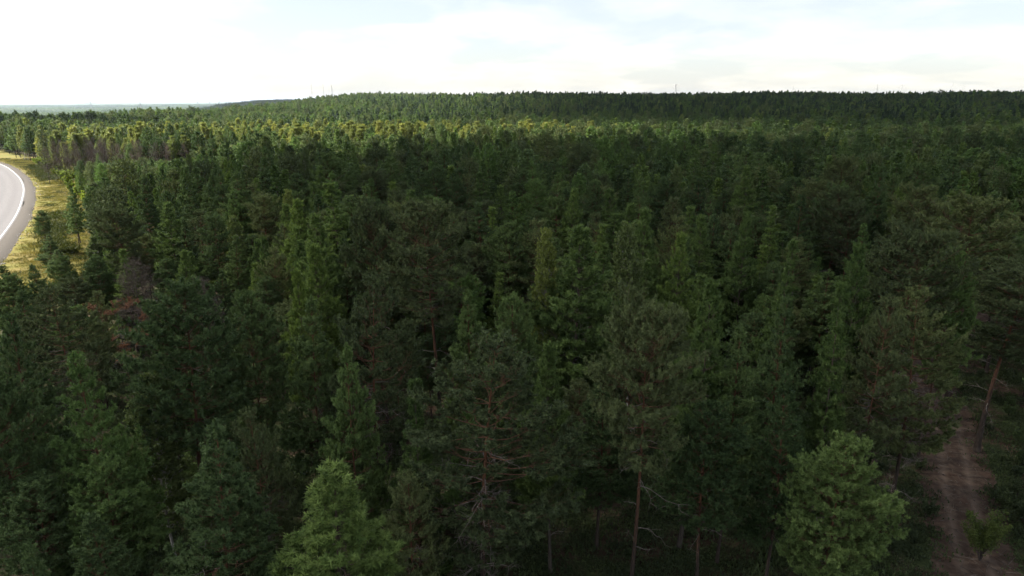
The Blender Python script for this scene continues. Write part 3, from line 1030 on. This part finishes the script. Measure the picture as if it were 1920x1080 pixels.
# woods on the far plain: whole copses of small crowns
def copse(seed, mats):
    rng = np.random.default_rng(seed)
    n = 70
    xy = rng.uniform(-55, 55, (n, 2))
    h = rng.normal(15, 2.5, n)
    pos, dirs, size, tp = [], [], [], []
    for (x, y), hh in zip(xy, h):
        k = 9
        for j in range(k):
            q = .3 + .7 * j / k
            r = 2.9 * (1 - q) ** .7 + .4
            a = rng.uniform(0, 6.28)
            pos.append((x + r * .6 * math.cos(a), y + r * .6 * math.sin(a), hh * q))
            dirs.append((math.cos(a) * .5, math.sin(a) * .5, .8))
            size.append(2.4 - 1.2 * q)
    nd = brushes(rng, np.array(pos), unit(np.array(dirs)), np.array(size), 5, .8)
    return make_mesh("copse", [(nd[0], nd[1], 0, nd[2])], [mats])


ck = [register(copse(40 + i, M[m]), 1, 1) for i, m in enumerate(("pine", "pine_grey", "cedar", "birch", "pine"))]
r_ = 2080.0
while r_ < 15000:
    stp = 92 * (1 + (r_ - 2000) / 9000)
    a0, a1 = R(-43), R(-14) if r_ > 2600 else R(-8)
    for a in np.arange(a0, a1, stp / r_):
        if random.random() < .14:
            continue
        rr1 = r_ + random.uniform(-.4, .4) * stp
        aa1 = a + random.uniform(-.4, .4) * stp / r_
        x, y = rr1 * math.sin(aa1), rr1 * math.cos(aa1)
        z = float(terrain(x, y))
        pts.append((x, y, z - .5))
        idx.append(random.choice(ck))
        rot.append((0, 0, random.uniform(0, 6.283)))
        s_ = random.uniform(.9, 1.25)
        scl.append((s_ * stp / 92, s_ * stp / 92, random.uniform(.8, 1.15)))
    r_ += stp
for q in range(420):
    x, y = random.gauss(-1150, 300), random.gauss(3200, 200)
    pts.append((x, y, float(terrain(x, y)) - .5))
    idx.append(random.choice(ck[:3]))
    rot.append((0, 0, random.uniform(0, 6.283)))
    scl.append((.8, .8, random.uniform(.8, 1.1)))
forest = forest_object("forest", pts, idx, rot, scl, proto, kind="stuff", label="mass of pines rolling over the low hills to the horizon", cat="forest")



# ------------------------------------------------------------------ shrubs, ground cover, grass, stones
def shrub_parts(seed, H, rad, stems, mats, tuft=.16, blades=9, width=.55, n=420):
    """a many-stemmed bush: stems fanning from the root, leaf sprays on their outer parts"""
    rng = np.random.default_rng(seed)
    az = rng.uniform(0, 6.28, stems)
    out_ = rng.uniform(.25, 1, stems) * rad
    hh = H * rng.uniform(.6, 1.0, stems)
    S = np.linspace(0, 1, 6)
    P = np.stack([np.cos(az)[:, None] * out_[:, None] * S ** 1.3, np.sin(az)[:, None] * out_[:, None] * S ** 1.3, hh[:, None] * S], -1)
    P += np.cumsum(rng.normal(0, .03, P.shape), axis=1) * H * .2
    P[:, 0] = 0
    bark = tubes(P, (.022 * H / 2.5 * (1 - .8 * S))[None].repeat(stems, 0), 4, {"hh": np.full((stems, 6), .5), "dead": .3})
    si = rng.integers(0, stems, n)
    q = rng.uniform(.28, 1.0, n) ** .7 * 4.999
    k = q.astype(int)
    fr = (q - k)[:, None]
    pos = P[si, k] * (1 - fr) + P[si, k + 1] * fr + rng.normal(0, .16 * rad, (n, 3)) * (1.15 - q / 5)[:, None] + rng.normal(0, .08, (n, 3))
    dirs = unit(np.stack([np.cos(az[si]), np.sin(az[si]), np.full(n, .8)], -1) + rng.normal(0, .5, (n, 3)))
    nd = brushes(rng, pos, dirs, tuft * rng.uniform(.7, 1.3, n), blades, width, (.2, 1.4))
    return make_mesh("shrub_stems", [(bark[0], bark[1], 0, bark[2])], [mats[0]]), make_mesh("shrub_leaves", [(nd[0], nd[1], 0, nd[2])], [mats[1]])


M["sapling"] = foliage_mat("sapling_leaves", (0.055, 0.075, 0.020), (0.105, 0.130, 0.036), (1.1, 1.05, 0.8), 0.35, .25)
M["understory"] = foliage_mat("understory_leaves", (0.030, 0.042, 0.020), (0.060, 0.078, 0.036), (1.0, 1.1, 0.9), 0.3, .2)
SHRUB = {"willow": [shrub_parts(s_, 3.0, 1.6, 11, (M["bark_dead"], M["willow"]), .34, 8, .6, 330) for s_ in (1, 2, 3)],
         "sapling": [shrub_parts(s_, 3.4, 1.1, 16, (M["bark_dead"], M["sapling"]), .075, 9, .5, 3000) for s_ in (4, 5)],
         "under": [shrub_parts(s_, 2.2, 1.2, 8, (M["bark_dead"], M["understory"]), .17, 8, .5, 420) for s_ in (6, 7, 8)]}


def shrub(kind, x, y, sc, label, group):
    a, b = random.choice(SHRUB[kind])
    e = add("shrub", None, loc=(x, y, float(terrain(x, y)) - .03), label=label, cat="shrub", group=group)
    e.rotation_euler[2] = random.uniform(0, 6.28)
    e.scale = (sc * random.uniform(.9, 1.15), sc * random.uniform(.9, 1.15), sc)
    add("stems", a, e)
    add("foliage", b, e)


shrub("sapling", 33.6, 41.8, 1.25, "young leafy sapling growing in the middle of the dirt track clearing", "saplings round the track")
shrub("sapling", 40.6, 45.2, 1.25, "leafy sapling cut by the picture edge beside the dirt track", "saplings round the track")
shrub("under", 36.2, 46.9, .28, "tiny green seedling between the ruts of the dirt track", "saplings round the track")
nearw = 0
WILLOW = ["by the dead stand", "below the tall pines at the bend", "at the tip of the verge"]
edge_pts = []
nr_ = normals(rc)
for q, (c_, n_v) in enumerate(zip(rc, nr_)):
    if 190 < c_[1] < 352 and q % 2 == 0:
        for rep_ in range(2):
            o_ = random.uniform(13.5, 21) + (4 if c_[1] < 215 else 0)
            edge_pts.append((c_[0] + n_v[0] * o_, c_[1] + n_v[1] * o_))
edge_pts.sort(key=lambda p: p[1])
for q, (x, y) in enumerate(edge_pts):
    shrub("willow", x, y, random.uniform(.6, 1.5), f"{ORD[q % 20]} yellow-green willow bush of the verge edge, {['nearest stretch', 'stretch before the dead stand', 'stretch along the dead stand', 'stretch at the road bend'][min(q // 20, 3)]}", "willow bushes along the verge edge")

under = []
tn = normals(tcn_)
for q in range(130):
    k = random.randrange(20, len(tcn_) - 20)
    sd = random.choice((-1, 1))
    o_ = sd * (random.uniform(2.7, 8.0))
    x, y = tcn_[k][0] + tn[k][0] * o_, tcn_[k][1] + tn[k][1] * o_
    if 36 < y < 80:
        under.append((float(x), float(y), sd))
under.sort(key=lambda p: p[1])
cu = {1: 0, -1: 0}
for x, y, sd in under:
    cu[sd] += 1
    j = cu[sd]
    lab = f"{ORD[j - 1]} dark understory bush along the {'outer' if sd > 0 else 'forest'} side of the dirt track"
    shrub("under", x, y, random.uniform(.4, .95), lab, "understory bushes along the track")

# low ground cover of bilberry and seedlings, as one mass
cover_c = bpy.data.collections.new("cover_kinds")


def tuft_mesh(name, seed, mat, n, r, h, size, blades, width):
    rng = np.random.default_rng(seed)
    pos = np.concatenate([rng.normal(0, r, (n, 2)), rng.uniform(.3, 1, (n, 1)) * h], 1)
    nd = brushes(rng, pos, unit(np.array([0, 0, 1.0]) + rng.normal(0, .4, (n, 3))), np.full(n, size), blades, width, (.1, 1.3))
    return make_mesh(name, [(nd[0], nd[1], 0, nd[2])], [mat])


for q in range(3):
    o = bpy.data.objects.new("cover_kind_%03d" % q, tuft_mesh("bilberry", 60 + q, M["understory"], 46, .5, .32, .13, 8, .5))
    cover_c.objects.link(o)
cp, ci_, cr, cs = [], [], [], []
uy = RNG.uniform(36, 120, 9000)
ux = RNG.uniform(-.8, 1.0, 9000) * uy
uok = (road_gap(ux, uy) > 24) & (dist_to(tcn_[::4], ux, uy) > 2.3 + RNG.uniform(-.6, 1.2, 9000))
for x, y in zip(ux[uok], uy[uok]):
    cp.append((x, y, -.02))
    ci_.append(random.randrange(3))
    cr.append((0, 0, random.uniform(0, 6.28)))
    k = random.uniform(.5, 1.3)
    cs.append((k, k, k * random.uniform(.6, 1.6)))
forest_object("undergrowth", cp, ci_, cr, cs, cover_c, kind="stuff", label="low dark undergrowth on the forest floor", cat="undergrowth")

grass_m = foliage_mat("verge_grass", (0.070, 0.066, 0.020), (0.120, 0.100, 0.032), (1.1, 1.0, 0.8), .2, .05)
sedge_m = foliage_mat("ditch_sedge", (0.018, 0.024, 0.007), (0.036, 0.040, 0.012), (1.1, 1.0, 0.8), .2, .05)
grass_c = bpy.data.collections.new("grass_kinds")
for q, (m_, hh_) in enumerate(((grass_m, .2), (grass_m, .3), (sedge_m, .5))):
    o = bpy.data.objects.new("grass_kind_%03d" % q, tuft_mesh("grass_tuft", 80 + q, m_, 40, .75, hh_ * .3, hh_, 7, .16))
    grass_c.objects.link(o)
cp, ci_, cr, cs = [], [], [], []
for q in range(9000):
    k = random.randrange(30, len(rc) - 60)
    o_ = 4.9 + 19 * random.random() ** .9
    x, y = rc[k][0] + nr_[k][0] * o_ + random.gauss(0, 1), rc[k][1] + nr_[k][1] * o_ + random.gauss(0, 1)
    if not 101 < y < 380:
        continue
    wet = abs(o_ - 11.5 - 1.5 * math.sin(y / 17.)) < 1.1 and math.sin(y / 23. + .6) > .3
    cp.append((x, y, float(terrain(x, y)) + .03))
    ci_.append(2 if wet or random.random() < .04 else random.randrange(2))
    cr.append((0, 0, random.uniform(0, 6.28)))
    s_ = random.uniform(.6, 1.4) * (1.5 if wet else 1)
    cs.append((s_, s_, s_))
forest_object("grass", cp, ci_, cr, cs, grass_c, kind="stuff", label="dry yellow-green grass tufts on the road verge", cat="grass")

# broken pale stones along the edge of the shoulder
vs_ = []
rng = np.random.default_rng(3)
ico = np.array([(0, 0, 1), (.9, 0, .3), (.28, .85, .3), (-.72, .53, .3), (-.72, -.53, .3), (.28, -.85, .3), (0, 0, -.4)], float)
icf = np.array([(0, 1, 2), (0, 2, 3), (0, 3, 4), (0, 4, 5), (0, 5, 1), (6, 2, 1), (6, 3, 2), (6, 4, 3), (6, 5, 4), (6, 1, 5)])
for q in range(420):
    k = int(rng.integers(40, len(rc) - 70))
    o_ = rng.normal(3.6, .45)
    if 225 < rc[k][1] < 262 and rng.random() < .6:
        o_ += .7
    p = rc[k] + nr_[k] * o_
    v = ico * rng.uniform(.08, .30) * rng.uniform(.7, 1.3, (7, 3)) + np.array([p[0], p[1], float(terrain(p[0], p[1])) + .1])
    vs_.append((v, icf, 0, {}))
stone_m = sheet_mat("pale_stone", [(.3, (.17, .16, .15)), (.7, (.28, .27, .26))], 3.0, .95)[0]
add("rubble", make_mesh("rubble", vs_, [stone_m]), kind="stuff", label="pale broken stones scattered along the shoulder edge", cat="rubble")

# fallen twigs, cones and stones on the dirt track
tw, st_ = [], []
for q in range(900):
    k = int(rng.integers(30, len(tcn_) - 60))
    o_ = float(rng.normal(0, 1.9))
    p = tcn_[k] + tn[k] * o_
    z_ = .06 + .03 * rng.random()
    a_, l_ = rng.uniform(0, 6.28), rng.uniform(.12, .7) * (1.8 if rng.random() < .08 else 1)
    d_ = np.array([math.cos(a_), math.sin(a_), 0])
    c_ = np.array([p[0], p[1], z_])
    tw.append([c_ - d_ * l_, c_ + np.array([0, 0, .03]), c_ + d_ * l_ + rng.normal(0, .06, 3) * [1, 1, .3]])
v, f, _ = tubes(np.array(tw), np.tile([.022, .016, .008], (len(tw), 1)), 3, {})
litter_m = sheet_mat("fallen_twigs", [(.3, (.07, .055, .045)), (.7, (.20, .17, .145))], .8, 1.0, .05)[0]
lp = [(v, f, 0, {})]
for q in range(260):
    k = int(rng.integers(30, len(tcn_) - 60))
    p = tcn_[k] + tn[k] * float(rng.normal(0, 1.6))
    lp.append((ico * rng.uniform(.03, .12) * rng.uniform(.7, 1.3, (7, 3)) + np.array([p[0], p[1], .06]), icf, 0, {}))
add("litter", make_mesh("litter", lp, [litter_m]), kind="stuff", label="fallen twigs, cones and small stones strewn over the dirt track", cat="litter")

# ------------------------------------------------------------------ pylons and masts on the skyline
steel_m = sheet_mat("galvanised_steel", [(.3, (.22, .23, .24)), (.7, (.34, .35, .36))], .5, .55, .5)[0]


def bars(segs, r):
    P = np.array(segs, float)
    v, f, _ = tubes(P, np.full(P.shape[:2], r), 4, {})
    return v, f, 0, {}


def lattice(h, w0, w1, n):
    segs, z = [], np.linspace(0, h, n + 1)
    w = w0 + (w1 - w0) * (z / h) ** .8
    cs_ = [(-1, -1), (1, -1), (1, 1), (-1, 1)]
    for i in range(n):
        for j in range(4):
            a, b = cs_[j], cs_[(j + 1) % 4]
            A0, A1 = (a[0] * w[i], a[1] * w[i], z[i]), (a[0] * w[i + 1], a[1] * w[i + 1], z[i + 1])
            B0, B1 = (b[0] * w[i], b[1] * w[i], z[i]), (b[0] * w[i + 1], b[1] * w[i + 1], z[i + 1])
            segs += [(A0, A1), (A0, B1), (B0, A1), (A1, B1)]
    return segs


def pylon(x, y, top, arms, label, slim=False):
    z0 = float(terrain(x, y))
    h = top - z0
    e = add("power_pylon" if not slim else "radio_mast", None, loc=(x, y, z0 - .2), label=label, cat="pylon" if not slim else "mast", group="power pylons on the skyline" if not slim else "masts on the hill")
    e.rotation_euler[2] = math.atan2(-x, y) + random.uniform(-.3, .3)
    body = make_mesh("tower", [bars(lattice(h, (.9 if slim else 3.6), (.35 if slim else .6), 16 if slim else 11), .055 if slim else .13)], [steel_m])
    add("tower", body, e)
    for k in range(arms):
        zz_ = h * (.72 + .12 * k)
        L_ = (7.5, 9.5, 6.5)[k % 3]
        sg = []
        for s_ in (-1, 1):
            sg += [((0, -.5, zz_), (s_ * L_, 0, zz_ + .3)), ((0, .5, zz_), (s_ * L_, 0, zz_ + .3)), ((0, 0, zz_ + 2.0), (s_ * L_, 0, zz_ + .3)), ((s_ * L_, 0, zz_ + .3), (s_ * L_, 0, zz_ - 2.2))]
        add("crossarm", make_mesh("crossarm", [bars(sg, .16)], [steel_m]), e)
    if slim:
        add("antenna", make_mesh("antenna", [bars([((0, 0, h), (0, 0, h + 4)), ((-.8, 0, h - 3), (.8, 0, h - 3))], .1)], [steel_m]), e)


pylon(-898, 1500, 40, 3, "lattice power pylon rising from the plain beyond the dark stand")
pylon(-1215, 2300, 31, 3, "faint power pylon standing farther off, second from the lone plain pylon")
for q, (x, n_v) in enumerate(((-1606, "outermost"), (-1546, "second"), (-1494, "third"), (-1448, "last"))):
    pylon(x, 3600, 41, 3, f"{n_v} of the four tiny pylons in a row on the hazy plain")
pylon(-368, 1300, 60, 0, "tallest thin mast of three on the sunlit hill", True)
pylon(-352, 1320, 59, 0, "middle thin mast of three on the sunlit hill", True)
pylon(-341, 1340, 58, 0, "thin mast nearest the hilltop of three on the sunlit hill", True)
pylon(393, 1700, 68, 3, "wide-armed pylon alone above the middle of the dark ridge")
pylon(754, 1900, 66, 2, "small pylon tip just clearing the dark ridge")
pylon(928, 1800, 69, 3, "first of a pair of pylons above the ridge")
pylon(991, 1800, 69, 3, "second of a pair of pylons above the ridge")
pylon(1057, 1700, 69, 0, "slim mast above the far end of the ridge", True)
pylon(1208, 1900, 68, 3, "short pylon beside the slim mast at the ridge's far end")

# ------------------------------------------------------------------ clouds between the sun and the forest
def cloud_mat():
    m, t, o = new_mat("cloud_vapour")
    e = attr(t, "rim").outputs["Fac"]
    tcn = nn(t, "ShaderNodeTexCoord")
    n = nn(t, "ShaderNodeTexNoise")
    n.inputs["Scale"].default_value = .006
    n.inputs["Detail"].default_value = 6
    t.links.new(tcn.outputs["Object"], n.inputs["Vector"])
    q = math_node(t, "ADD", e, math_node(t, "MULTIPLY", math_node(t, "SUBTRACT", n.outputs[0], .5), .3))
    dens = ramp(t, q, [(.66, (1, 1, 1)), (.98, (0, 0, 0))], "EASE")
    d = nn(t, "ShaderNodeBsdfDiffuse")
    d.inputs["Color"].default_value = (.9, .9, .9, 1)
    tl = nn(t, "ShaderNodeBsdfTranslucent")
    tl.inputs["Color"].default_value = (.9, .9, .9, 1)
    mx = nn(t, "ShaderNodeMixShader")
    t.links.new(d.outputs[0], mx.inputs[1])
    t.links.new(tl.outputs[0], mx.inputs[2])
    tp = nn(t, "ShaderNodeBsdfTransparent")
    m2 = nn(t, "ShaderNodeMixShader")
    t.links.new(math_node(t, "MULTIPLY", dens, attr(t, "thick").outputs["Fac"]), m2.inputs[0])
    t.links.new(tp.outputs[0], m2.inputs[1])
    t.links.new(mx.outputs[0], m2.inputs[2])
    t.links.new(m2.outputs[0], o.inputs[0])
    return m


CLOUD_M = cloud_mat()
CLOUD_Z = 2600.0
SHIFT = SUN_DIR * (CLOUD_Z / SUN_DIR.z)


def cloud(cx, cy_, rx, ry, turn, seed, thick, label):
    """a flat-bottomed cumulus whose shadow falls round (cx, cy_) on the ground"""
    rng = np.random.default_rng(seed)
    k, sg = 12, 48
    q = np.linspace(0, 1, k + 1)[1:]
    a = np.arange(sg) * 2 * math.pi / sg
    wob = 1 + .08 * np.sin(a * 3 + rng.uniform(0, 6)) + .06 * np.sin(a * 5 + rng.uniform(0, 6))
    X = rx * q[:, None] * np.cos(a) * wob
    Y = ry * q[:, None] * np.sin(a) * wob
    lump = np.sin(X / 70 + 1) * np.cos(Y / 60) + .5 * np.sin(X / 31 + Y / 37)
    th = .3 * min(rx, ry)
    top = th * (1 - q[:, None] ** 2) ** .6 * (1 + .18 * lump)
    bot = -.12 * th * (1 - q[:, None] ** 2) * (1 + .3 * lump)
    vs, fs, rim, off = [], [], [], 0
    for z, flip in ((top, False), (bot, True)):
        v = np.vstack([[0, 0, z[0].mean()], np.stack([X, Y, z], -1).reshape(-1, 3)])
        ii = 1 + np.arange(k * sg).reshape(k, sg)
        nx_ = np.roll(ii, -1, 1)
        f = np.stack([ii[:-1], ii[1:], nx_[1:], nx_[:-1]], -1).reshape(-1, 4)
        c0 = np.stack([np.zeros(sg, int), np.zeros(sg, int), ii[0], nx_[0]], -1)[:, 1:]
        if flip:
            f, c0 = f[:, ::-1], c0[:, ::-1]
        rr2 = np.concatenate([[0], np.repeat(q, sg)])
        vs.append((v, f, 0, {"rim": rr2, "thick": np.full(len(v), thick)}))
        vs.append((v, c0, 0, {"rim": rr2, "thick": np.full(len(v), thick)}))
    me = make_mesh("cloud", vs, [CLOUD_M])
    for p in me.polygons:
        p.use_smooth = True
    o = add("cloud", me, loc=(cx + SHIFT.x, cy_ + SHIFT.y, CLOUD_Z), kind="stuff", label=label, cat="cloud")
    o.rotation_euler[2] = turn
    return o


cloud(168, -30, 372, 330, 0.0, 1, 0.80, "grey cumulus overhead that shades the nearest trees")
cloud(100, 165, 214, 110, 0.0, 4, 0.84, "ragged cumulus overhead that shades the trees beside the verge")
cloud(745, 815, 985, 760, 0.0, 2, 0.97, "broad cumulus overhead that shades the far ridge")
cloud(-350, 505, 120, 55, 0.1, 3, 0.8, "small cumulus overhead that shades a stand beyond the road bend")
cloud(-1050, 3300, 620, 520, 0.0, 5, 1.0, "distant cumulus that shades the low hill on the plain")
cloud(-2700, 6600, 1200, 420, 0.3, 6, 1.0, "long cumulus that shades the middle of the far plain")  # from here on clouds out of view, added to lay dark bands on the plain
cloud(-1900, 5000, 800, 240, 0.2, 7, 1.0, "thin cumulus bank that shades the near edge of the far plain")
cloud(-4500, 9500, 1800, 600, 0.3, 8, 1.0, "cumulus bank that shades the plain below the horizon")


# ------------------------------------------------------------------ the air
hz = [(-45000, -3000), (45000, -3000), (45000, 45000), (-45000, 45000)]
hv = np.array([(x, y, z) for z in (-110, 92) for x, y in hz], float)
hf = np.array([(3, 2, 1, 0), (4, 5, 6, 7), (0, 1, 5, 4), (1, 2, 6, 5), (2, 3, 7, 6), (3, 0, 4, 7)])
hm, ht, ho = new_mat("hazy_air")
pv = nn(ht, "ShaderNodeVolumePrincipled")
pv.inputs["Color"].default_value = (.64, .77, 1.0, 1)
pv.inputs["Density"].default_value = 2.2e-5
pv.inputs["Anisotropy"].default_value = .3
ht.links.new(pv.outputs[0], ho.inputs["Volume"])
HAZE = True
if HAZE:
    add("haze", make_mesh("haze", [(hv, hf, 0, {})], [hm]), kind="stuff", label="thin summer haze over the far plain", cat="haze")
